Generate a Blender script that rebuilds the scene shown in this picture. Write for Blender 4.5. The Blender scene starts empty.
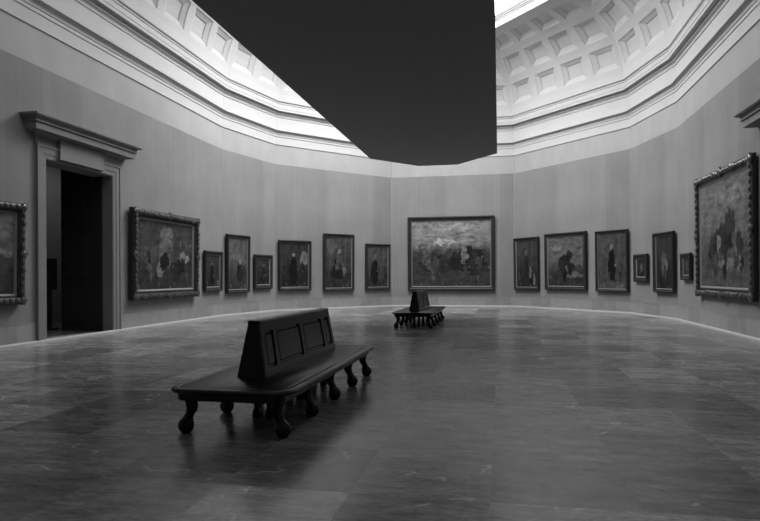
import bpy, math, random
from mathutils import Vector, Matrix
random.seed(7)
SC = bpy.context.scene
COL = SC.collection

# ------------------------------------------------------------------ materials
def nd(nt, t, **kw):
    n = nt.nodes.new(t)
    for k, v in kw.items():
        setattr(n, k, v)
    return n

def mth(nt, op, a, b=None, c=None, clamp=False):
    n = nd(nt, 'ShaderNodeMath', operation=op, use_clamp=clamp)
    for i, v in enumerate((a, b, c)):
        if v is None:
            continue
        if isinstance(v, (int, float)):
            n.inputs[i].default_value = v
        else:
            nt.links.new(v, n.inputs[i])
    return n.outputs[0]

def new_mat(name, rough=0.6, spec=0.5):
    m = bpy.data.materials.new(name)
    m.use_nodes = True
    nt = m.node_tree
    b = nt.nodes['Principled BSDF']
    b.inputs['Roughness'].default_value = rough
    b.inputs['Specular IOR Level'].default_value = spec
    return m, nt, b

def grey(nt, val, socket):
    c = nd(nt, 'ShaderNodeCombineColor')
    for i in range(3):
        if isinstance(val, (int, float)):
            c.inputs[i].default_value = val
        else:
            nt.links.new(val, c.inputs[i])
    nt.links.new(c.outputs[0], socket)

def noise(nt, vec, scale, detail=4, rough=0.55):
    n = nd(nt, 'ShaderNodeTexNoise')
    n.inputs['Scale'].default_value = scale
    n.inputs['Detail'].default_value = detail
    n.inputs['Roughness'].default_value = rough
    if vec is not None:
        nt.links.new(vec, n.inputs['Vector'])
    return n.outputs['Fac']

def scaled(nt, vec, s):
    n = nd(nt, 'ShaderNodeVectorMath', operation='MULTIPLY')
    nt.links.new(vec, n.inputs[0])
    n.inputs[1].default_value = s
    return n.outputs[0]

def simple(name, tone, rough=0.6, spec=0.5, var=0.15, scale=4.0, stretch=(1, 1, 1), bump=0.0, bscale=30, metal=0.0):
    m, nt, b = new_mat(name, rough, spec)
    co = nd(nt, 'ShaderNodeTexCoord').outputs['Object']
    n = noise(nt, scaled(nt, co, stretch), scale)
    v = mth(nt, 'MULTIPLY_ADD', n, 2 * var * tone, tone * (1 - var))
    grey(nt, v, b.inputs['Base Color'])
    b.inputs['Metallic'].default_value = metal
    if bump:
        bp = nd(nt, 'ShaderNodeBump')
        bp.inputs['Strength'].default_value = bump
        bp.inputs['Distance'].default_value = 0.01
        nt.links.new(noise(nt, co, bscale), bp.inputs['Height'])
        nt.links.new(bp.outputs[0], b.inputs['Normal'])
    return m

M = {}
M['plaster'] = simple('white_plaster', 0.46, 0.8, 0.2, 0.07, 1.2, bump=0.05)
M['upper'] = simple('cream_upper_wall', 0.33, 0.85, 0.2, 0.2, 0.9, (1, 1, .6))
M['stone'] = simple('door_stone', 0.17, 0.6, 0.3, 0.16, 3, bump=0.1)
M['fillet'] = simple('white_fillet', 0.40, 0.5, 0.3, 0.05)
M['wood'] = simple('black_oak', 0.0045, 0.27, 0.34, 0.4, 3, (12, 1, 12))
M['doorwood'] = simple('dark_door_wood', 0.02, 0.5, 0.3, 0.4, 3, (8, 8, 1))
M['frame'] = simple('dark_gilt_frame', 0.022, 0.5, 0.25, 0.45, 18)
M['slip'] = simple('worn_gilt_slip', 0.18, 0.5, 0.3, 0.25, 14)
M['carve'] = simple('carved_gilt', 0.05, 0.28, 0.7, 0.5, 25)
M['canopy'] = simple('charcoal_cloth', 0.23, 0.9, 0.1, 0.06, 0.8, (4, .4, 1))
M['iron'] = simple('dark_steel', 0.08, 0.4, 0.5, 0.1)
M['sky_frame'] = simple('painted_skylight_frame', 0.6, 0.6, 0.3, 0.05)
M['nextwall'] = simple('next_room_wall', 0.30, 0.8, 0.2, 0.1)

def fabric_mat():
    m, nt, b = new_mat('grey_wall_fabric', 0.9, 0.15)
    co = nd(nt, 'ShaderNodeTexCoord').outputs['Object']
    sep = nd(nt, 'ShaderNodeSeparateXYZ'); nt.links.new(co, sep.inputs[0])
    k = mth(nt, 'FLOOR', mth(nt, 'DIVIDE', sep.outputs[0], 1.32))
    wn = nd(nt, 'ShaderNodeTexWhiteNoise', noise_dimensions='1D'); nt.links.new(k, wn.inputs['W'])
    strip = mth(nt, 'MULTIPLY_ADD', wn.outputs['Value'], 0.12, -0.06)
    fr = mth(nt, 'FRACT', mth(nt, 'DIVIDE', sep.outputs[0], 1.32))
    seam = mth(nt, 'LESS_THAN', fr, 0.012)
    cloud = mth(nt, 'MULTIPLY_ADD', noise(nt, scaled(nt, co, (1, 1, .8)), 0.7, 5), 0.5, -0.25)
    vert = mth(nt, 'MULTIPLY_ADD', noise(nt, scaled(nt, co, (9, 9, .12)), 1.0, 3), 0.16, -0.08)
    weave = mth(nt, 'MULTIPLY_ADD', noise(nt, scaled(nt, co, (30, 30, 30)), 1.0, 2), 0.12, -0.06)
    s = mth(nt, 'ADD', mth(nt, 'ADD', strip, cloud), mth(nt, 'ADD', vert, weave))
    s = mth(nt, 'SUBTRACT', s, mth(nt, 'MULTIPLY', seam, 0.07))
    v = mth(nt, 'MULTIPLY', mth(nt, 'ADD', s, 1.0), 0.215)
    grey(nt, v, b.inputs['Base Color'])
    bp = nd(nt, 'ShaderNodeBump'); bp.inputs['Strength'].default_value = 0.12; bp.inputs['Distance'].default_value = 0.01
    nt.links.new(noise(nt, co, 60), bp.inputs['Height']); nt.links.new(bp.outputs[0], b.inputs['Normal'])
    return m
M['fabric'] = fabric_mat()

def dado_mat():
    m, nt, b = new_mat('stone_dado', 0.6, 0.3)
    co = nd(nt, 'ShaderNodeTexCoord').outputs['Object']
    sep = nd(nt, 'ShaderNodeSeparateXYZ'); nt.links.new(co, sep.inputs[0])
    q = mth(nt, 'DIVIDE', sep.outputs[0], 1.15)
    wn = nd(nt, 'ShaderNodeTexWhiteNoise', noise_dimensions='1D'); nt.links.new(mth(nt, 'FLOOR', q), wn.inputs['W'])
    seam = mth(nt, 'LESS_THAN', mth(nt, 'FRACT', q), 0.012)
    s = mth(nt, 'MULTIPLY_ADD', wn.outputs['Value'], 0.22, 0.89)
    s = mth(nt, 'ADD', s, mth(nt, 'MULTIPLY_ADD', noise(nt, co, 3.5, 6), 0.5, -0.25))
    s = mth(nt, 'SUBTRACT', s, mth(nt, 'MULTIPLY', seam, 0.3))
    grey(nt, mth(nt, 'MULTIPLY', s, 0.25), b.inputs['Base Color'])
    return m
M['dado'] = dado_mat()

def floor_mat():
    m, nt, b = new_mat('polished_marble', 0.2, 0.3)
    co = nd(nt, 'ShaderNodeTexCoord').outputs['Object']
    at = nd(nt, 'ShaderNodeAttribute', attribute_name='slab')
    a = at.outputs['Fac']
    # every slab shifts the pattern so the figure breaks at the joints
    off = nd(nt, 'ShaderNodeCombineXYZ')
    nt.links.new(mth(nt, 'MULTIPLY', a, 411.0), off.inputs[0]); nt.links.new(mth(nt, 'MULTIPLY', a, 173.0), off.inputs[2])
    ad = nd(nt, 'ShaderNodeVectorMath', operation='ADD'); nt.links.new(co, ad.inputs[0]); nt.links.new(off.outputs[0], ad.inputs[1])
    v = ad.outputs[0]
    streak = noise(nt, scaled(nt, v, (1.0, 3.2, 1)), 2.2, 10, 0.74)
    cloud = noise(nt, co, 0.55, 3)
    spots = noise(nt, scaled(nt, v, (2.6, 3.6, 1)), 2.0, 5, 0.6)
    spot = mth(nt, 'MULTIPLY', mth(nt, 'SUBTRACT', spots, 0.63, clamp=True), 3.2)
    vn = noise(nt, scaled(nt, v, (1.0, 1.6, 1)), 0.8, 3)
    vein = mth(nt, 'SUBTRACT', 1.0, mth(nt, 'MULTIPLY', mth(nt, 'ABSOLUTE', mth(nt, 'SUBTRACT', vn, 0.5)), 110.0), clamp=True)
    gate = mth(nt, 'GREATER_THAN', noise(nt, v, 1.3, 2), 0.585)
    vein = mth(nt, 'MULTIPLY', vein, gate)
    base = mth(nt, 'MULTIPLY_ADD', a, 0.27, 0.062)
    t = mth(nt, 'MULTIPLY', base, mth(nt, 'MULTIPLY_ADD', streak, 3.0, -0.5))
    t = mth(nt, 'MULTIPLY', t, mth(nt, 'MULTIPLY_ADD', cloud, 0.5, 0.75))
    t = mth(nt, 'ADD', t, mth(nt, 'MULTIPLY', spot, 0.10))
    t = mth(nt, 'ADD', t, mth(nt, 'MULTIPLY', vein, 0.22))
    sep = nd(nt, 'ShaderNodeSeparateXYZ'); nt.links.new(co, sep.inputs[0])
    jx = mth(nt, 'LESS_THAN', mth(nt, 'FRACT', mth(nt, 'DIVIDE', mth(nt, 'SUBTRACT', sep.outputs[0], -1.043), 0.953)), 0.008)
    jy = mth(nt, 'LESS_THAN', mth(nt, 'FRACT', mth(nt, 'DIVIDE', mth(nt, 'SUBTRACT', sep.outputs[1], 4.116), 1.072)), 0.008)
    jj = mth(nt, 'MULTIPLY', mth(nt, 'MAXIMUM', jx, jy), mth(nt, 'GREATER_THAN', noise(nt, co, 0.8, 2), 0.5))
    fine = noise(nt, scaled(nt, v, (1.0, 1.7, 1)), 14.0, 6, 0.7)
    t = mth(nt, 'MULTIPLY', t, mth(nt, 'MULTIPLY_ADD', fine, 1.6, 0.2))
    t = mth(nt, 'ADD', t, mth(nt, 'MULTIPLY', jj, 0.05))
    grey(nt, t, b.inputs['Base Color'])
    r = mth(nt, 'MULTIPLY_ADD', streak, 0.22, 0.12)
    nt.links.new(r, b.inputs['Roughness'])
    return m
M['floor'] = floor_mat()

def pane_mat(name, e):
    m, nt, b = new_mat(name, 0.5)
    grey(nt, 0.8, b.inputs['Base Color'])
    b.inputs['Emission Color'].default_value = (1, 1, 1, 1)
    b.inputs['Emission Strength'].default_value = e
    return m
M['pane'] = pane_mat('bright_skylight_glass', 7.0)
M['pane_boost'] = pane_mat('boosted_skylight_glass', 19.0)  # glow raised by choice to brighten the far left upper walls
M['pane_dim'] = pane_mat('dimmed_skylight_glass', 1.3)  # same glass, glow lowered so the hall darkens towards the camera

def canvas_mat(name, top, bottom, blobs, w, h, horizon=0.5, soft=0.5):
    """a plain tonal picture: an upper and a lower ground with soft masses (u, v, ru, rv, tone)"""
    m, nt, b = new_mat(name, 0.6, 0.12)
    co = nd(nt, 'ShaderNodeTexCoord').outputs['Object']
    sep = nd(nt, 'ShaderNodeSeparateXYZ'); nt.links.new(co, sep.inputs[0])
    wob = noise(nt, co, 2.2, 5, 0.6)
    wob2 = noise(nt, scaled(nt, co, (1.3, 1, .8)), 3.1, 5, 0.6)
    u = mth(nt, 'ADD', mth(nt, 'DIVIDE', sep.outputs[0], w), mth(nt, 'MULTIPLY_ADD', wob, 0.24, 0.38))
    v = mth(nt, 'ADD', mth(nt, 'DIVIDE', sep.outputs[2], h), mth(nt, 'MULTIPLY_ADD', wob2, 0.24, -0.12))
    rn = random.Random(int(w*1000)+int(h*777)); extra = []
    for k in range(16 if w > 2.0 else 5):      # scattered upright strokes of paint along the lower half
        extra.append((rn.uniform(.1, .9), rn.uniform(.15, .5), rn.uniform(.02, .06), rn.uniform(.05, .14), rn.choice((.012, .02, .03, .06, .10, .2))))
    g = nd(nt, 'ShaderNodeMapRange', interpolation_type='SMOOTHSTEP')
    nt.links.new(v, g.inputs['Value'])
    g.inputs['From Min'].default_value = horizon - soft / 2; g.inputs['From Max'].default_value = horizon + soft / 2
    g.inputs['To Min'].default_value = bottom; g.inputs['To Max'].default_value = top
    t = g.outputs[0]
    for (bu, bv, ru, rv, tone) in blobs+extra:
        du = mth(nt, 'DIVIDE', mth(nt, 'SUBTRACT', u, bu), ru)
        dv = mth(nt, 'DIVIDE', mth(nt, 'SUBTRACT', v, bv), rv)
        d = mth(nt, 'ADD', mth(nt, 'MULTIPLY', du, du), mth(nt, 'MULTIPLY', dv, dv))
        f = nd(nt, 'ShaderNodeMapRange', interpolation_type='SMOOTHSTEP')
        nt.links.new(d, f.inputs['Value'])
        f.inputs['From Min'].default_value = 0.7; f.inputs['From Max'].default_value = 1.2
        f.inputs['To Min'].default_value = 1.0; f.inputs['To Max'].default_value = 0.0
        t = mth(nt, 'ADD', mth(nt, 'MULTIPLY', t, mth(nt, 'SUBTRACT', 1.0, f.outputs[0])), mth(nt, 'MULTIPLY', f.outputs[0], tone))
    gr = noise(nt, scaled(nt, co, (1.0, 1, 2.6) if w > h*.8 else (1.6, 1, 1.1)), 2.2, 9, 0.66)
    t = mth(nt, 'MULTIPLY', t, mth(nt, 'MAXIMUM', mth(nt, 'MULTIPLY_ADD', gr, 3.2, -0.65), 0.2))
    dab = mth(nt, 'SUBTRACT', noise(nt, scaled(nt, co, (1.5, 1, .9)), 4.3, 3, 0.5), 0.62, clamp=True)
    t = mth(nt, 'MULTIPLY', mth(nt, 'MULTIPLY_ADD', dab, 0.9, t), 0.72 if w > 2.0 else 0.55)
    grey(nt, t, b.inputs['Base Color'])
    return m

# ------------------------------------------------------------------ mesh helpers
class MB:
    def __init__(s):
        s.v = []; s.f = []; s.mi = []
    def pt(s, p):
        s.v.append(tuple(p)); return len(s.v) - 1
    def quad(s, a, b, c, d, mi=0):
        i = len(s.v); s.v += [tuple(a), tuple(b), tuple(c), tuple(d)]; s.f.append((i, i+1, i+2, i+3)); s.mi.append(mi)
    def poly(s, pts, mi=0):
        i = len(s.v); s.v += [tuple(p) for p in pts]; s.f.append(tuple(range(i, i+len(pts)))); s.mi.append(mi)
    def box(s, x0, x1, y0, y1, z0, z1, mi=0):
        i = len(s.v)
        s.v += [(x0,y0,z0),(x1,y0,z0),(x1,y1,z0),(x0,y1,z0),(x0,y0,z1),(x1,y0,z1),(x1,y1,z1),(x0,y1,z1)]
        for q in ((0,3,2,1),(4,5,6,7),(0,1,5,4),(1,2,6,5),(2,3,7,6),(3,0,4,7)):
            s.f.append(tuple(i+k for k in q)); s.mi.append(mi)
    def rings(s, rs, closed=True, cap0=False, cap1=False, mi=0):
        n = len(rs[0]); base = len(s.v)
        for r in rs: s.v += [tuple(p) for p in r]
        for k in range(len(rs)-1):
            for j in range(n if closed else n-1):
                a = base+k*n+j; b_ = base+k*n+(j+1) % n
                s.f.append((a, b_, b_+n, a+n)); s.mi.append(mi)
        if cap0: s.f.append(tuple(base+j for j in reversed(range(n)))); s.mi.append(mi)
        if cap1: s.f.append(tuple(base+(len(rs)-1)*n+j for j in range(n))); s.mi.append(mi)
    def ball(s, c, r, seg=8, rg=5, sq=(1,1,1)):
        rs = []
        for k in range(1, rg):
            th = math.pi*k/rg
            rs.append([(c[0]+r*sq[0]*math.sin(th)*math.cos(2*math.pi*j/seg), c[1]+r*sq[1]*math.sin(th)*math.sin(2*math.pi*j/seg), c[2]-r*sq[2]*math.cos(th)) for j in range(seg)])
        s.rings(rs, True, True, True)
    def build(s, name, mats, parent=None, smooth=False, weld=True, bevel=0.0):
        me = bpy.data.meshes.new(name)
        me.from_pydata(s.v, [], s.f)
        for m in (mats if isinstance(mats, (list, tuple)) else [mats]): me.materials.append(m)
        for p, k in zip(me.polygons, s.mi): p.material_index = k
        if weld:
            import bmesh
            bm = bmesh.new(); bm.from_mesh(me)
            bmesh.ops.remove_doubles(bm, verts=bm.verts, dist=1e-5)
            bmesh.ops.recalc_face_normals(bm, faces=bm.faces)
            bm.to_mesh(me); bm.free()
        if smooth:
            me.polygons.foreach_set('use_smooth', [True]*len(me.polygons))
            me.set_sharp_from_angle(angle=math.radians(40))
        o = bpy.data.objects.new(name, me); COL.objects.link(o)
        if parent is not None: o.parent = parent
        if bevel:
            bv = o.modifiers.new('bevel', 'BEVEL'); bv.width = bevel; bv.segments = 2; bv.limit_method = 'ANGLE'
        return o

def empty(name, loc=(0,0,0), rz=0.0, rx=0.0):
    o = bpy.data.objects.new(name, None); COL.objects.link(o)
    o.location = loc; o.rotation_euler = (rx, 0, rz); o.empty_display_size = 0.2
    return o
def tag(o, label, cat, group=None):
    o['label'] = label; o['category'] = cat
    if group: o['group'] = group
    return o
def struct(o):
    o['kind'] = 'structure'; return o

# ------------------------------------------------------------------ the plan of the hall
CX, CY = -2.375, 13.80
HX, EY = 8.08, 1.5
EYE = 1.50
half = [(8.08, 7.95), (7.25, 11.35), (2.98, 16.15)]
V = [(CX-8.08, CY-7.95), (CX-8.08, CY+7.95), (CX-7.25, CY+11.35), (CX-2.98, CY+16.15),
     (CX+2.98, CY+16.15), (CX+7.25, CY+11.35), (CX+8.08, CY+7.95), (CX+8.08, CY-7.95),
     (CX+7.25, CY-11.35), (CX+2.98, CY-16.15), (CX-2.98, CY-16.15), (CX-7.25, CY-11.35)]
NAMES = ['left', 'back_left_corner', 'back_left', 'back', 'back_right', 'back_right_corner', 'right',
         'front_right_corner', 'front_right', 'front', 'front_left', 'front_left_corner']
NS = 12
def seg(i):
    a = Vector(V[i]); b = Vector(V[(i+1) % NS]); L = (b-a).length; t = (b-a)/L
    return a, t, Vector((t.y, -t.x)), L          # origin, tangent, inward normal, length
def offset_poly(p):
    out = []
    for i in range(NS):
        a0, t0, n0, _ = seg((i-1) % NS); a1, t1, n1, _ = seg(i)
        q0 = a0+n0*p; q1 = a1+n1*p
        den = t0.x*t1.y-t0.y*t1.x
        k = ((q1.x-q0.x)*t1.y-(q1.y-q0.y)*t1.x)/den
        out.append(q0+t0*k)
    return out
def at_wall(i, s, z=0.0, off=0.0):
    a, t, n, L = seg(i); p = a+t*s+n*off
    return (p.x, p.y, z)
def wall_rz(i):
    t = seg(i)[1]; return math.atan2(t.y, t.x)

ZF, ZU = 0.47, 6.37           # top of dado, top of the fabric
DS = {0: (12.50-(CY-7.95), 15.00-(CY-7.95)), 6: ((CY+7.95)-14.68, (CY+7.95)-12.18)}
DH = 4.26
TH = 0.55
for i in range(NS):
    a, t, n, L = seg(i)
    mb = MB()
    e = 0.25                                            # walls run past each other at the corners, outside the room
    def blk(x0, x1, z0, z1, mi, face=0.0): mb.box(x0, x1, face, TH, z0, z1, mi)
    if i in DS:
        d0, d1 = DS[i]
        blk(-0.0, d0, 0, ZU, 0); blk(d1, L, 0, ZU, 0); blk(d0, d1, DH, ZU, 0)
    else:
        blk(0, L, 0, ZU, 0)
    blk(0, L, ZU, 9.10, 1, 0.004)
    o = mb.build('wall_'+NAMES[i], [M['fabric'], M['upper']], weld=False)
    o.location = (a.x, a.y, 0); o.rotation_euler = (0, 0, wall_rz(i)); struct(o)
    # stone dado
    mb = MB()
    spans = [(0, L)] if i not in DS else [(0, DS[i][0]-0.32), (DS[i][1]+0.32, L)]
    for (x0, x1) in spans:
        mb.box(x0, x1, -0.018, 0.0, 0, ZF-0.012); mb.box(x0, x1, -0.024, 0.0, ZF-0.012, ZF)
    o = mb.build('baseboard_'+NAMES[i], M['dado'], weld=False)
    o.location = (a.x, a.y, 0); o.rotation_euler = (0, 0, wall_rz(i)); struct(o)
# pale fillet that runs along the foot of the walls
def sweep(name, prof, mat, smooth=False):
    mb = MB()
    rs = []
    for (p, z) in prof:
        rs.append([(q.x, q.y, z) for q in offset_poly(p)])
    mb.rings(rs)
    return mb.build(name, mat, smooth=smooth)
struct(sweep('trim_1', [(0.02, 0.0), (0.10, 0.0), (0.10, 0.03), (0.09, 0.05), (0.07, 0.058), (0.05, 0.06), (0.02, 0.06)], M['fillet']))
# entablature
H = EYE
ENT = [(-0.05,5.72),(.03,5.72),(.03,6.05),(.055,6.06),(.055,6.15),(.08,6.155),(.08,6.175),(.065,6.18),(.07,6.23),(.09,6.265),(.13,6.27),(.13,6.295),(.20,6.30),(.20,6.36),(.06,6.38),
       (.06,6.90),(.09,6.905),(.09,6.93),(.07,6.935),(.075,6.99),(.10,7.03),(.15,7.035),(.15,7.06),(.11,7.065),(.11,7.14),(.14,7.145),(.26,7.15),(.26,7.13),(.285,7.13),(.285,7.22),(.30,7.23),
       (.30,7.36),(.28,7.37),(.25,7.385),(.215,7.42),(.215,7.445),(.25,7.45),(.25,7.48),(.21,7.49),(.21,7.52),(.26,7.535),(.28,7.55),(.28,7.62)]
struct(sweep('trim_2', [(p, z+H) for p, z in ENT], M['plaster']))
# light edging strips where the wall fabric meets at the corners
for k, (i, s) in enumerate(((3, 0.0), (4, 0.0))):
    mb = MB()
    mb.box(-0.012, 0.012, -0.02, 0.0, ZF, ZU-0.02)
    o = mb.build('trim_%d' % (3+k), M['upper']); x, y, _ = at_wall(i, s)
    o.location = (x, y, 0); o.rotation_euler = (0, 0, (wall_rz(i)+wall_rz(i-1))/2); struct(o)

# ------------------------------------------------------------------ coffered cove
R = 2.80; P0 = 0.28; HS = H+7.62
def cove(i, u, th, d=0.0):
    """point on segment i at fraction u, angle th (deg), sunk d outside the shell"""
    a = math.radians(th)
    p = P0+R-(R+d)*math.cos(a); z = HS+(R+d)*math.sin(a)
    a0, t, n, L = seg(i)
    lo = cove.cache.get((i, round(p, 4)))
    if lo is None:
        op = offset_poly(p); lo = (op[i], op[(i+1) % NS]); cove.cache[(i, round(p, 4))] = lo
    q = lo[0].lerp(lo[1], u)
    return (q.x, q.y, z)
cove.cache = {}
NC = [10, 2, 4, 4, 4, 2, 10, 2, 4, 4, 4, 2]
ROWS = [(9.0, 27.5), (34.5, 53.5), (61.5, 78.0)]
mb = MB()
def patch(i, u0, u1, t0, t1, d=0.0):
    n = max(1, int(round((t1-t0)/4.5)))
    for k in range(n):
        a, b = t0+(t1-t0)*k/n, t0+(t1-t0)*(k+1)/n
        mb.quad(cove(i, u0, a, d), cove(i, u1, a, d), cove(i, u1, b, d), cove(i, u0, b, d))
def ringp(i, A, B, dA, dB):
    (u0, u1, t0, t1), (w0, w1, s0, s1) = A, B
    n = 4
    mb.quad(cove(i,u0,t0,dA), cove(i,u1,t0,dA), cove(i,w1,s0,dB), cove(i,w0,s0,dB))
    mb.quad(cove(i,u0,t1,dA), cove(i,u1,t1,dA), cove(i,w1,s1,dB), cove(i,w0,s1,dB))
    for k in range(n):
        f, g = k/n, (k+1)/n
        a, b = t0+(t1-t0)*f, t0+(t1-t0)*g; c, e = s0+(s1-s0)*f, s0+(s1-s0)*g
        mb.quad(cove(i,u0,a,dA), cove(i,u0,b,dA), cove(i,w0,e,dB), cove(i,w0,c,dB))
        mb.quad(cove(i,u1,a,dA), cove(i,u1,b,dA), cove(i,w1,e,dB), cove(i,w1,c,dB))
for i in range(NS):
    n = NC[i]; L = seg(i)[3]
    edges = []
    for k in range(n):
        c0, c1 = k/n, (k+1)/n; m_ = (c1-c0)*0.115
        edges.append((c0+m_, c1-m_))
    ys = [0.0]
    for (a, b) in ROWS: ys += [a, b]
    ys.append(90.0)
    for r in range(len(ys)-1):
        t0, t1 = ys[r], ys[r+1]
        if r % 2 == 0:
            for k in range(n): patch(i, k/n, (k+1)/n, t0, t1)
        else:
            for k in range(n):
                u0, u1 = edges[k]
                patch(i, k/n, u0, t0, t1); patch(i, u1, (k+1)/n, t0, t1)
                du = (u1-u0); dt = (t1-t0)
                A = (u0, u1, t0, t1)
                B = (u0+du*.03, u1-du*.03, t0+dt*.035, t1-dt*.035)
                C = (u0+du*.17, u1-du*.17, t0+dt*.19, t1-dt*.19)
                D = (u0+du*.195, u1-du*.195, t0+dt*.22, t1-dt*.22)
                ringp(i, A, B, 0, .035); ringp(i, B, C, .035, .10); ringp(i, C, D, .10, .14)
                patch(i, D[0], D[1], D[2], D[3], .14)
struct(mb.build('ceiling', M['plaster']))
# closed outer shell above the cove so no stray light enters
PK = P0+R
SKY = empty('window_1', (CX, CY, HS+R)); struct(SKY)
def sky_sweep(name, prof, mat):
    m_ = MB()
    m_.rings([[(q.x-CX, q.y-CY, z-HS-R) for q in offset_poly(p)] for p, z in prof])
    return m_.build(name, mat, SKY)
Z0 = HS+R
sky_sweep('skylight_frame', [(PK, Z0), (PK, Z0+.26), (PK+.05, Z0+.27), (PK+.05, Z0+.31), (PK+.12, Z0+.32), (PK+.12, Z0+.36), (PK+.20, Z0+.38), (PK+.20, Z0+.46)], M['sky_frame'])
op = offset_poly(PK+.19)
def clip(pts, y0, y1):
    for lim, sg in ((y0, 1), (y1, -1)):
        o = []
        for k in range(len(pts)):
            a, b = pts[k], pts[(k+1) % len(pts)]
            ia, ib = sg*(a[1]-lim) >= 0, sg*(b[1]-lim) >= 0
            if ia: o.append(a)
            if ia != ib:
                f = (lim-a[1])/(b[1]-a[1]); o.append((a[0]+(b[0]-a[0])*f, lim))
        pts = o
    return pts
for (ya, yb, mat) in ((-20, 5.4, 'pane_dim'), (5.4, 20, 'pane'), (5.4, 20.0, 'pane_boost')):
    pl = clip([(q.x-CX, q.y-CY) for q in op], ya, yb)
    if mat != 'pane_dim':            # far bay split in halves, left glow raised to light that side more
        sw = [(y, x) for x, y in pl]
        sw = clip(sw, *((0, 20) if mat == 'pane' else (-20, 0)))
        pl = [(x, y) for y, x in sw]
    m_ = MB(); m_.poly([(x, y, 0.45) for x, y in pl]); m_.build('skylight_pane', M[mat], SKY)
m_ = MB()
hy = max(q.y for q in op)-CY; hx = max(q.x for q in op)-CX
for k in range(-7, 8):
    y = k*1.7
    if abs(y) > hy: continue
    w = hx-0.02 if abs(y) < 7.5 else max(1.0, hx-0.02-(abs(y)-7.5)*0.83)
    m_.box(-w, w, y-.025, y+.025, .37, .448)
for k in range(-3, 4):
    x = k*1.2; w = hy-abs(x)*0.9-0.6
    m_.box(x-.025, x+.025, -w, w, .36, .4475)
m_.build('glazing_bar', M['sky_frame'], SKY, weld=False)

# ------------------------------------------------------------------ floor of marble slabs
PX, PY, X0, Y0 = 0.953, 1.072, -1.04, 4.12
mb = MB(); tones = []
fixed = {}
def cell(x, y): return (math.floor((x-X0)/PX), math.floor((y-Y0)/PY))
for (x, y, tone) in [(-1.5, 3.6, .85), (-.5, 3.6, .42), (.4, 3.6, .62), (1.3, 3.6, .66), (2.2, 3.6, .7), (-1.5, 4.6, .25), (-.5, 4.6, .50), (.4, 4.6, .30), (1.3, 4.6, .28), (2.2, 4.6, .6), (3.1,4.6,.55),
                  (-2.4, 4.6, .28), (-2.4, 3.6, .45), (-3.4, 3.6, .3), (-.5, 5.7, .5), (.4, 5.7, .45), (1.3, 5.7, .36), (2.2, 5.7, .58), (.4, 6.8, .5), (1.3, 6.8, .62), (.4, 7.8, .52), (1.3, 7.8, .22), (2.2, 7.8, .24), (2.2, 6.8, .35)]:
    fixed[cell(x, y)] = tone
x0, x1, y0, y1 = -15.2, 8.5, -3.2, 30.6
i0, i1 = math.floor((x0-X0)/PX), math.ceil((x1-X0)/PX)
j0, j1 = math.floor((y0-Y0)/PY), math.ceil((y1-Y0)/PY)
cells = []
for a in range(i0, i1):
    for b in range(j0, j1):
        xa, ya = X0+a*PX, Y0+b*PY
        tone = fixed.get((a, b))
        if tone is None: tone = min(1, max(0, random.gauss(.46, .15)))
        mb.quad((xa, ya, 0), (xa+PX, ya, 0), (xa+PX, ya+PY, 0), (xa, ya+PY, 0)); tones.append(tone+random.random()*.004)
fl = mb.build('floor', M['floor'], weld=False); struct(fl)
at = fl.data.attributes.new('slab', 'FLOAT', 'FACE')
at.data.foreach_set('value', tones)

# ------------------------------------------------------------------ door surrounds
def doorway(i, num, leaf):
    d0, d1 = DS[i]; mid = (d0+d1)/2; w = (d1-d0)/2
    a, t, n, L = seg(i)
    x, y, _ = at_wall(i, mid)
    root = empty('door_%d' % num, (x, y, 0), wall_rz(i)); struct(root)
    mb = MB()                                  # architrave: stepped bands round the opening
    prof = [(0, TH), (0, -.03), (.03, -.05), (.12, -.05), (.13, -.065), (.26, -.065), (.27, -.085), (.32, -.085), (.32, 0)]
    rs = []
    for (o_, yy) in prof:
        o_ -= .012; rs.append([(-w-o_, yy, 0), (-w-o_, yy, DH+o_), (w+o_, yy, DH+o_), (w+o_, yy, 0)])
    mb.rings(rs, closed=False); mb.build('architrave', M['stone'], root)
    mb = MB()                                  # plain stone course between architrave and cornice
    mb.box(-w-.32, w+.32, -.035, 0, DH+.32, 4.78)
    mb.build('frieze_stone', M['stone'], root, weld=False)
    mb = MB()
    mb.box(-.88, .74, -.13, -.035, 4.36, 4.78); mb.box(-.90, .76, -.145, -.035, 4.31, 4.36)
    mb.build('frieze_panel', M['stone'], root, weld=False)
    mb = MB()                                  # projecting cornice with returned ends
    e0 = w+.31
    prof = [(0.0, 4.74), (.08, 4.74), (.08, 4.78), (.14, 4.82), (.32, 4.83), (.32, 4.985), (.36, 4.99), (.36, 5.02), (.345, 5.025), (.35, 5.06), (.38, 5.095), (.44, 5.10), (.44, 5.12), (.46, 5.125), (.46, 5.165), (0, 5.20)]
    rs = [[(-e0-p, 0, z), (-e0-p, -p, z), (e0+p, -p, z), (e0+p, 0, z)] for p, z in prof]
    mb.rings(rs, closed=False); mb.build('cornice', M['stone'], root)
    mb = MB(); mb.box(-w, w, -.03, TH+.02, 0.0, 0.012); mb.build('threshold', M['stone'], root)
    if leaf:
        # open leaf swung into the next room, against the far jamb
        mb = MB()
        mb.box(w-.07, w-.01, TH+.02, TH+.97, .03, DH+.55)
        ml = MB(); ml.box(w-.08, w-.014, .27, TH+.015, .014, DH-.02); ml.build('jamb_lining', M['doorwood'], root)
        lf = mb.build('door_leaf', M['doorwood'], root, bevel=.004)
        for (z0, z1) in ((.25, 1.25), (1.45, 2.65), (2.85, 3.9)):
            mb = MB(); mb.box(w-.095, w-.07, TH+.18, TH+.86, z0, z1); mb.build('door_panel', M['doorwood'], lf, bevel=.01)
    return root
doorway(0, 1, True)
doorway(6, 2, False)
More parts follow.
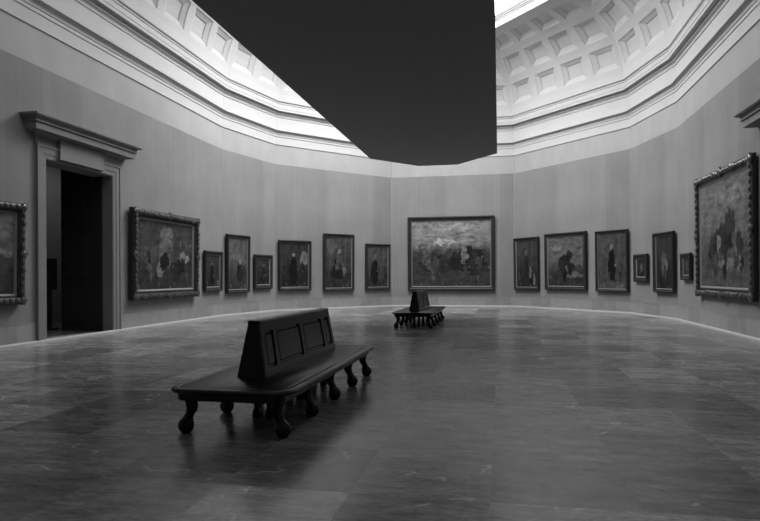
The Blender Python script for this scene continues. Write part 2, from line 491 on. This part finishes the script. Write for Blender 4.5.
# shutter leaves closing the right-hand doorway, which the picture does not see into
mb = MB(); x, y, _ = at_wall(6, sum(DS[6])/2)
mb.box(-1.2, 1.2, .30, .36, 0, DH)
o = mb.build('door_3', M['doorwood']); o.location = (x, y, 0); o.rotation_euler = (0, 0, wall_rz(6)); struct(o)

# next room seen through the left doorway
mb = MB()
mb.box(-15.1, -14.9, 9.0, 22.0, 0, 5.6); mb.box(-15.0, CX-8.08-TH, 21.8, 22.0, 0, 5.6); mb.box(-15.0, CX-8.08-TH, 9.0, 9.2, 0, 5.6)
mb.box(-15.1, CX-8.08-TH, 9.0, 22.0, 5.6, 5.7)
struct(mb.build('wall_next_room', M['nextwall'], weld=False))
ld = bpy.data.lights.new('next_room_fill', 'AREA'); ld.energy = 12; ld.size = 1.2  # unseen fill light, added to brighten the next room
lo = bpy.data.objects.new('next_room_fill', ld); COL.objects.link(lo); lo.location = (-13.2, 18.0, 5.5)

st = empty('display_stand', (-12.72, 15.36, 0), 0.5); tag(st, 'dark upright stand in the next room, seen at the left edge of the doorway', 'stand')
mb = MB(); mb.box(-.22, .22, -.16, .16, 0, .05); mb.build('base', M['doorwood'], st, bevel=.008)
mb = MB(); mb.box(-.07, .07, -.05, .05, .05, 1.15); mb.build('post', M['doorwood'], st, bevel=.006)
mb = MB(); mb.box(-.2, .2, -.06, .06, 1.15, 2.04); mb.build('board', M['doorwood'], st, bevel=.01)

# ------------------------------------------------------------------ pictures
def carve(frame_w, w, h, D, pitch, big):
    mb = MB(); rnd = random.Random(3)
    def lump(x, z, r, along):
        sq = (1.25, .55, .9) if along == 'x' else (.9, .55, 1.25)
        mb.ball((x, -D*1.02, z), r, 7, 5, sq)
    fw = frame_w
    def rg(t, d): return [(-w/2+t, -d, t), (w/2-t, -d, t), (w/2-t, -d, h-t), (-w/2+t, -d, h-t)]
    mb.rings([rg(fw*.16, D*.6), rg(fw*.2, D*.98), rg(fw*.36, D*1.02), rg(fw*.55, D*.9), rg(fw*.6, D*.6)])
    for zz in (fw*.38, h-fw*.38):
        n = int(w/pitch)
        for k in range(n):
            lump(-w/2+w*(k+.5)/n, zz+rnd.uniform(-.02, .02), fw*.24*rnd.uniform(.8, 1.25), 'x')
    for xx in (-w/2+fw*.38, w/2-fw*.38):
        n = int(h/pitch)
        for k in range(n):
            lump(xx+rnd.uniform(-.02, .02), h*(k+.5)/n, fw*.24*rnd.uniform(.8, 1.25), 'z')
    spots = [(-w/2+fw*.35, fw*.35), (w/2-fw*.35, fw*.35), (-w/2+fw*.35, h-fw*.35), (w/2-fw*.35, h-fw*.35), (0, fw*.3), (0, h-fw*.3), (-w/2+fw*.3, h/2), (w/2-fw*.3, h/2)]
    for (x, z) in spots:
        mb.ball((x, -D*1.0, z), fw*.42*big, 9, 6, (1, .5, 1))
        for q in range(6):
            an = q*math.pi/3
            mb.ball((x+fw*.38*big*math.cos(an), -D*1.0, z+fw*.38*big*math.sin(an)), fw*.2*big, 6, 4, (1, .6, 1))
    return mb

def picture(i, s0, s1, z0, z1, fw, D, lean, cv, label, carved=None, group=None, fmat='frame'):
    w, h = s1-s0, z1-z0
    x, y, _ = at_wall(i, (s0+s1)/2, 0, 0.03)
    root = empty('framed_painting', (x, y, z0), wall_rz(i), math.radians(lean))
    tag(root, label, 'painting', group)
    prof = [(0, 0), (0, .62*D), (.05*fw, .80*D), (.12*fw, .90*D), (.22*fw, D), (.33*fw, .98*D), (.42*fw, .84*D), (.55*fw, .72*D), (.68*fw, .62*D), (.72*fw, .68*D), (.80*fw, .66*D), (.83*fw, .5*D)]
    def ring(t, d): return [(-w/2+t, -d, t), (w/2-t, -d, t), (w/2-t, -d, h-t), (-w/2+t, -d, h-t)]
    mb = MB(); mb.rings([ring(t, d) for t, d in prof]); mb.build('frame', M[fmat], root)
    mb = MB(); mb.rings([ring(.83*fw, .52*D), ring(.87*fw, .52*D), ring(fw, .26*D), ring(fw, .1*D)]); mb.build('inner_slip', M['slip'], root)
    cw, ch = w-2*fw+.02, h-2*fw+.02
    mb = MB(); mb.box(-cw/2, cw/2, -.24*D, -.05*D, 0, ch)
    top, bot, blobs, hor, soft = cv
    c = mb.build('canvas', canvas_mat('picture_tones', top, bot, blobs, cw, ch, hor, soft), root); c.location = (0, 0, fw-.01)
    if carved:
        carve(fw, w, h, D, *carved).build('carved_ornament', M['carve'], root, smooth=True, weld=False)
    return root

S0 = 7.85
PICS = [
 (0, 9.4-S0, 13.72-S0, .91, 3.12, .24, .15, 0.8, (.16, .045, [(.8,.5,.25,.05,.22),(.3,.8,.2,.08,.2)], .45, .4), 'wide landscape painting left of the doorway, cut off by the photo edge', (.16, .8)),
 (0, 17.70-S0, 21.55-S0, .83, 3.50, .30, .17, 0.8, (.06, .04, [(.50,.55,.14,.24,.13),(.5,.84,.12,.09,.17),(.85,.45,.08,.09,.30),(.2,.5,.14,.16,.08),(.7,.3,.1,.14,.02)], .5, .5), 'large nearly square dark painting in a carved frame just right of the doorway', (.15, .8)),
 (0, 22.14-S0, 23.52-S0, .97, 2.44, .17, .11, 0.8, (.06, .035, [(0.45,0.32,0.17,0.26,0.012),(0.45,0.52,0.13,0.17,0.012),(0.45,0.75,0.055,0.050,0.20),(0.57,0.40,.04,.03,0.16)], .5, .6), 'small dark picture hung close beside the large nearly square painting near the doorway', None),
 (1, .12, 1.55, .87, 3.14, .14, .12, 0.8, (.15, .07, [(.45,.62,.35,.08,.20),(.62,.35,.16,.22,.025),(.62,.55,.07,.04,.25)], .45, .5), 'tall narrow painting with cloudy upper half, between two small pictures on the left', None),
 (1, 1.88, 3.14, .98, 2.41, .19, .11, 0.8, (.06, .03, [(0.55,0.32,0.17,0.26,0.020),(0.55,0.52,0.13,0.17,0.020),(0.55,0.75,0.055,0.050,0.20),(0.67,0.40,.04,.03,0.16)], .5, .6), 'small dark picture at the right end of the narrow left corner wall', None),
 (2, .10, 1.74, .89, 3.09, .15, .12, 0.8, (.05, .03, [(0.45,0.32,0.17,0.26,0.010),(0.45,0.52,0.13,0.17,0.010),(0.45,0.75,0.055,0.050,0.32),(0.57,0.40,.04,.03,0.26),(.85,.68,.14,.16,.22)], .4, .5), 'dark upright painting with a pale patch upper right, leftmost on the angled left wall', None),
 (2, 2.39, 4.08, .82, 3.46, .15, .12, 0.8, (.09, .05, [(.2,.82,.18,.15,.13),(.5,.55,.17,.10,.10),(.42,.46,.2,.08,.14),(.6,.45,.16,.09,.09),(.5,.27,.3,.1,.018),(.72,.33,.07,.1,.22),(.53,.72,.06,.05,.25)], .5, .6), 'tallest of the three upright paintings on the angled wall left of the centre', None),
 (2, 4.75, 6.24, .84, 3.06, .14, .11, 0.8, (.11, .05, [(0.36,0.32,0.17,0.26,0.018),(0.36,0.52,0.13,0.17,0.018),(0.36,0.75,0.055,0.050,0.20),(0.48,0.40,.04,.03,0.16),(.7,.3,.13,.18,.10),(.8,.75,.15,.12,.12)], .5, .6), 'upright painting beside the back left corner, nearest to the widest central painting', None),
 (3, .82, 5.03, .78, 4.38, .22, .15, 0.8, (.26, .05, [(.42,.68,.14,.045,.45),(.5,.9,.4,.05,.36),(.75,.38,.2,.22,.018),(.3,.33,.2,.17,.03)], .60, .25), 'widest painting, light above and dark below, alone on the central back wall', None),
 (4, .06, 1.66, .82, 3.26, .15, .12, 0.8, (.075, .04, [(0.50,0.32,0.17,0.26,0.035),(0.50,0.52,0.13,0.17,0.035),(0.50,0.75,0.055,0.050,0.14),(0.62,0.40,.04,.03,0.11),(.75,.14,.12,.07,.02)], .5, .6), 'narrow brownish dark painting immediately right of the back right corner', None),
 (4, 2.05, 4.38, .86, 3.34, .18, .13, 0.8, (.17, .05, [(.25,.78,.2,.06,.28),(.45,.5,.16,.14,.025),(.55,.38,.22,.14,.03),(.62,.62,.09,.1,.03),(.75,.22,.25,.05,.16)], .42, .35), 'squarish painting with a cloudy light top, middle one on the angled right wall', None),
 (4, 4.84, 6.40, .83, 3.28, .13, .11, 0.8, (.10, .09, [(0.50,0.37,0.15,0.23,0.010),(0.50,0.57,0.12,0.15,0.010),(0.50,0.77,0.050,0.045,0.25),(0.62,0.45,.04,.03,0.20),(.5,.06,.5,.07,.13)], .5, .6), 'tall painting, dark mass on plain grey, at right end of the angled right wall', None),
 (5, .50, 1.56, 1.24, 2.27, .20, .11, 0.8, (.04, .03, [(.5,.5,.12,.25,.16)], .5, .6), 'small black thick-framed picture at the left end of the narrow right corner wall', None),
 (5, 2.05, 3.43, .88, 2.96, .15, .12, 0.8, (.05, .03, [(.45,.6,.16,.1,.13),(.6,.5,.1,.09,.17),(.4,.38,.07,.14,.15),(.55,.27,.06,.12,.10),(.7,.25,.12,.16,.02)], .5, .6), 'tall narrow painting with pale middle between the two small pictures on the right', None),
 (6, .66, 1.66, 1.33, 2.17, .17, .10, 0.8, (.06, .05, [(.5,.5,.14,.28,.15)], .5, .6), 'smallest picture, hanging close beside the huge carved frame on the right wall', None),
 (6, 2.33, 6.50, .88, 4.26, .30, .11, 0.4, (.17, .09, [(.6,.85,.35,.06,.24),(.3,.32,.12,.2,.04),(.5,.45,.18,.14,.03),(.62,.58,.1,.14,.04),(.65,.22,.25,.05,.20)], .5, .5), 'huge painting in a heavily carved gilt frame on the right wall', (.17, .85)),
]
for p in PICS:
    i, s0, s1, z0, z1, fw, D, lean, cv, lab, carved = p
    picture(i, s0, s1, z0, z1, fw, D, lean, cv, lab, carved)

# ------------------------------------------------------------------ benches
def rrect(hx, hy, r, n=8):
    pts = []
    for (cx, cy, a0) in ((hx-r, hy-r, 0), (-hx+r, hy-r, 90), (-hx+r, -hy+r, 180), (hx-r, -hy+r, 270)):
        for k in range(n+1):
            a = math.radians(a0+90*k/n); pts.append((cx+r*math.cos(a), cy+r*math.sin(a)))
    return pts
def bench(loc, label):
    root = empty('bench', loc); tag(root, label, 'bench', 'double-sided gallery benches')
    W2, L2 = .62, 1.94
    ZS = .018
    prof = [(.075, .385), (.03, .387), (.015, .394), (.004, .404), (0, .414), (.004, .426), (.014, .434), (.028, .438), (.072, .440), (.078, .436), (.084, .440)]
    mb = MB(); mb.rings([[(x, y, z+ZS) for x, y in rrect(W2-o, L2-o, .20-o*.9)] for o, z in prof], True, True, True)
    mb.build('seat', M['wood'], root, smooth=True)
    mb = MB(); mb.rings([[(x, y, z+ZS) for x, y in rrect(W2-o, L2-o, .06)] for o, z in ((.085, .386), (.085, .325), (.095, .312), (.125, .312), (.125, .386))])
    mb.build('apron', M['wood'], root)
    legp = [(-.02,.404,.062,.062),(-.032,.36,.06,.06),(-.05,.31,.06,.058),(-.062,.27,.058,.056),(-.058,.22,.052,.05),(-.032,.175,.046,.047),(-.016,.15,.050,.05),(-.004,.128,.062,.06),(.002,.10,.073,.07),(.003,.07,.078,.075),(.002,.035,.069,.068),(0,.012,.05,.05),(0,0,.038,.038)]
    for sx in (-1, 1):
        for k in range(5):
            y = -1.74+k*.893
            mb = MB()
            mb.rings([[(sx*(.49+o)+rx*math.cos(q*math.pi/7), y+ry*math.sin(q*math.pi/7), z) for q in range(14)] for o, z, rx, ry in legp], True, True, True)
            mb.build('leg', M['wood'], root, smooth=True)
    for y in (-1.0, 0, 1.0):
        for sx in (-1, 1):
            mb = MB(); mb.rings([[(sx*.07+a*r, y+b*r, z) for a, b in ((-1,-1),(1,-1),(1,1),(-1,1))] for r, z in ((.036, .404), (.036, .30), (.028, .24), (.028, .10), (.04, .06), (.04, 0))], True, True, True)
            mb.build('support_post', M['wood'], root)
    # wedge-shaped double backrest
    zb, zt = .458, 1.008
    hyb, hyt, hxb, hxt = 1.335, 1.275, .158, .062
    mb = MB()
    def fr(f, dx=0.0): return hxb+(hxt-hxb)*f-dx, hyb+(hyt-hyb)*f, zb+(zt-zb)*f
    rs = []
    for f in (0, 1):
        x, y, z = fr(f, .022); rs.append([(-x, -y, z), (x, -y, z), (x, y, z), (-x, y, z)])
    mb.rings(rs, True, True, True); bk = mb.build('backrest', M['wood'], root); bk.location = (-.04, .12, 0)
    mb = MB()
    mb.rings([[(sx_*hx_, sy_*hy_, z) for sx_, sy_ in ((-1,-1),(1,-1),(1,1),(-1,1))] for hx_, hy_, z in ((.062, hyt, zt), (.07, hyt+.01, zt+.003), (.07, hyt+.01, zt+.022), (.058, hyt-.004, zt+.034))], True, True, True)
    mb.build('top_rail', M['wood'], bk, bevel=.004)
    # positions along the back: stile, narrow, stile, wide, stile, wide, stile, narrow, stile (fractions of the half length)
    cuts = [-1, -.925, -.735, -.655, -.04, .04, .655, .735, .925, 1]
    for s in (-1, 1):
        def P(u, f, d):
            x, y, z = fr(f); n = Vector((.98, 0, .18))
            return (s*(x+n.x*(d-.022)), u*y, z+n.z*(d-.022)*.5)
        def slab(mb, u0, u1, f0, f1, d0, d1, b=0):
            lo = [P(u0, f0, d0), P(u1, f0, d0), P(u1, f1, d0), P(u0, f1, d0)]
            hi = [P(u0+b, f0+b*2, d1), P(u1-b, f0+b*2, d1), P(u1-b, f1-b*2, d1), P(u0+b, f1-b*2, d1)]
            mb.rings([lo, hi], True, True, True)
        mb = MB()
        for k in range(0, 9, 2): slab(mb, cuts[k], cuts[k+1], 0, 1, -.01, .022)
        for k in range(1, 9, 2): slab(mb, cuts[k], cuts[k+1], 0, .15, -.01, .022); slab(mb, cuts[k], cuts[k+1], .84, 1, -.01, .022)
        mb.build('panel_frame', M['wood'], bk, weld=False)
        for k in range(1, 9, 2):
            mb = MB(); slab(mb, cuts[k]+.018, cuts[k+1]-.018, .19, .80, -.005, .014, .016); mb.build('panel', M['wood'], bk)
    for s in (-1, 1):       # plain end boards
        mb = MB()
        q = []
        for yo in (0, .02):
            r_ = []
            for f in (0, 1):
                x, y, z = fr(f, .004); r_.append((x, s*(y+yo), z))
            q.append([(-r_[0][0], r_[0][1], r_[0][2]), (r_[0][0], r_[0][1], r_[0][2]), (r_[1][0], r_[1][1], r_[1][2]), (-r_[1][0], r_[1][1], r_[1][2])])
        mb.rings(q, True, True, True); mb.build('end_board', M['wood'], bk)
    return root
def copy_tree(o, parent=None):
    c = o.copy(); COL.objects.link(c)
    if parent is not None: c.parent = parent
    for ch in list(o.children): copy_tree(ch, c)
    return c
b1 = bench((-2.495, 7.16, 0), 'black wooden double-sided bench in the foreground, the nearer and larger of the two')
bpy.context.view_layer.update()
b2 = copy_tree(b1)
b2.location = (-2.495, 19.1, 0)
b2['label'] = 'black wooden double-sided bench farther off, in front of the central back wall painting'

# ------------------------------------------------------------------ dark canopy hung under the skylight
can = empty('hanging_canopy', (CX, CY, EYE+4.2)); tag(can, 'huge flat charcoal canopy with cut corners hung below the skylight', 'canopy')
out = [(-2.23, -7.66), (-.74, -9.5), (.74, -9.5), (2.305, -7.66), (2.23, 7.66), (.74, 9.5), (-.74, 9.5), (-2.23, 7.66)]
mb = MB(); mb.rings([[(x, y, 0) for x, y in out], [(x, y, .06) for x, y in out]], True, True, True); mb.build('cloth_panel', M['canopy'], can)
for y in (-7.4, 0, 7.4):
    for x in (-1.5, 1.5):
        mb = MB(); mb.rings([[(x+.012*math.cos(k*math.pi/3), y+.012*math.sin(k*math.pi/3), z) for k in range(6)] for z in (.06, HS+R+.40-EYE-4.2)], True, True, True)
        mb.build('hanging_cable', M['iron'], can)

# ------------------------------------------------------------------ camera, world, view
cd = bpy.data.cameras.new('camera'); cam = bpy.data.objects.new('camera', cd); COL.objects.link(cam)
cd.sensor_fit = 'HORIZONTAL'; cd.sensor_width = 36.0; cd.lens = 36.0*613/760
cd.shift_y = (276.0-260.5)/760
cd.clip_end = 200
yaw = math.atan(122/613)
cam.matrix_world = Matrix.Translation((0, 0, EYE)) @ Matrix.Rotation(yaw, 4, 'Z') @ Matrix.Rotation(math.pi/2, 4, 'X') @ Matrix.Rotation(-0.0044, 4, 'Z')
SC.camera = cam
w = bpy.data.worlds.new('World'); SC.world = w; w.use_nodes = True
w.node_tree.nodes['Background'].inputs[0].default_value = (.02, .02, .02, 1)
SC.view_settings.view_transform = 'Standard'; SC.view_settings.look = 'None'
SC.view_settings.gamma = 1; SC.view_settings.use_curve_mapping = False
SC.view_settings.exposure = 0.12
SC.cycles.max_bounces = 10; SC.cycles.diffuse_bounces = 6; SC.cycles.use_denoising = True
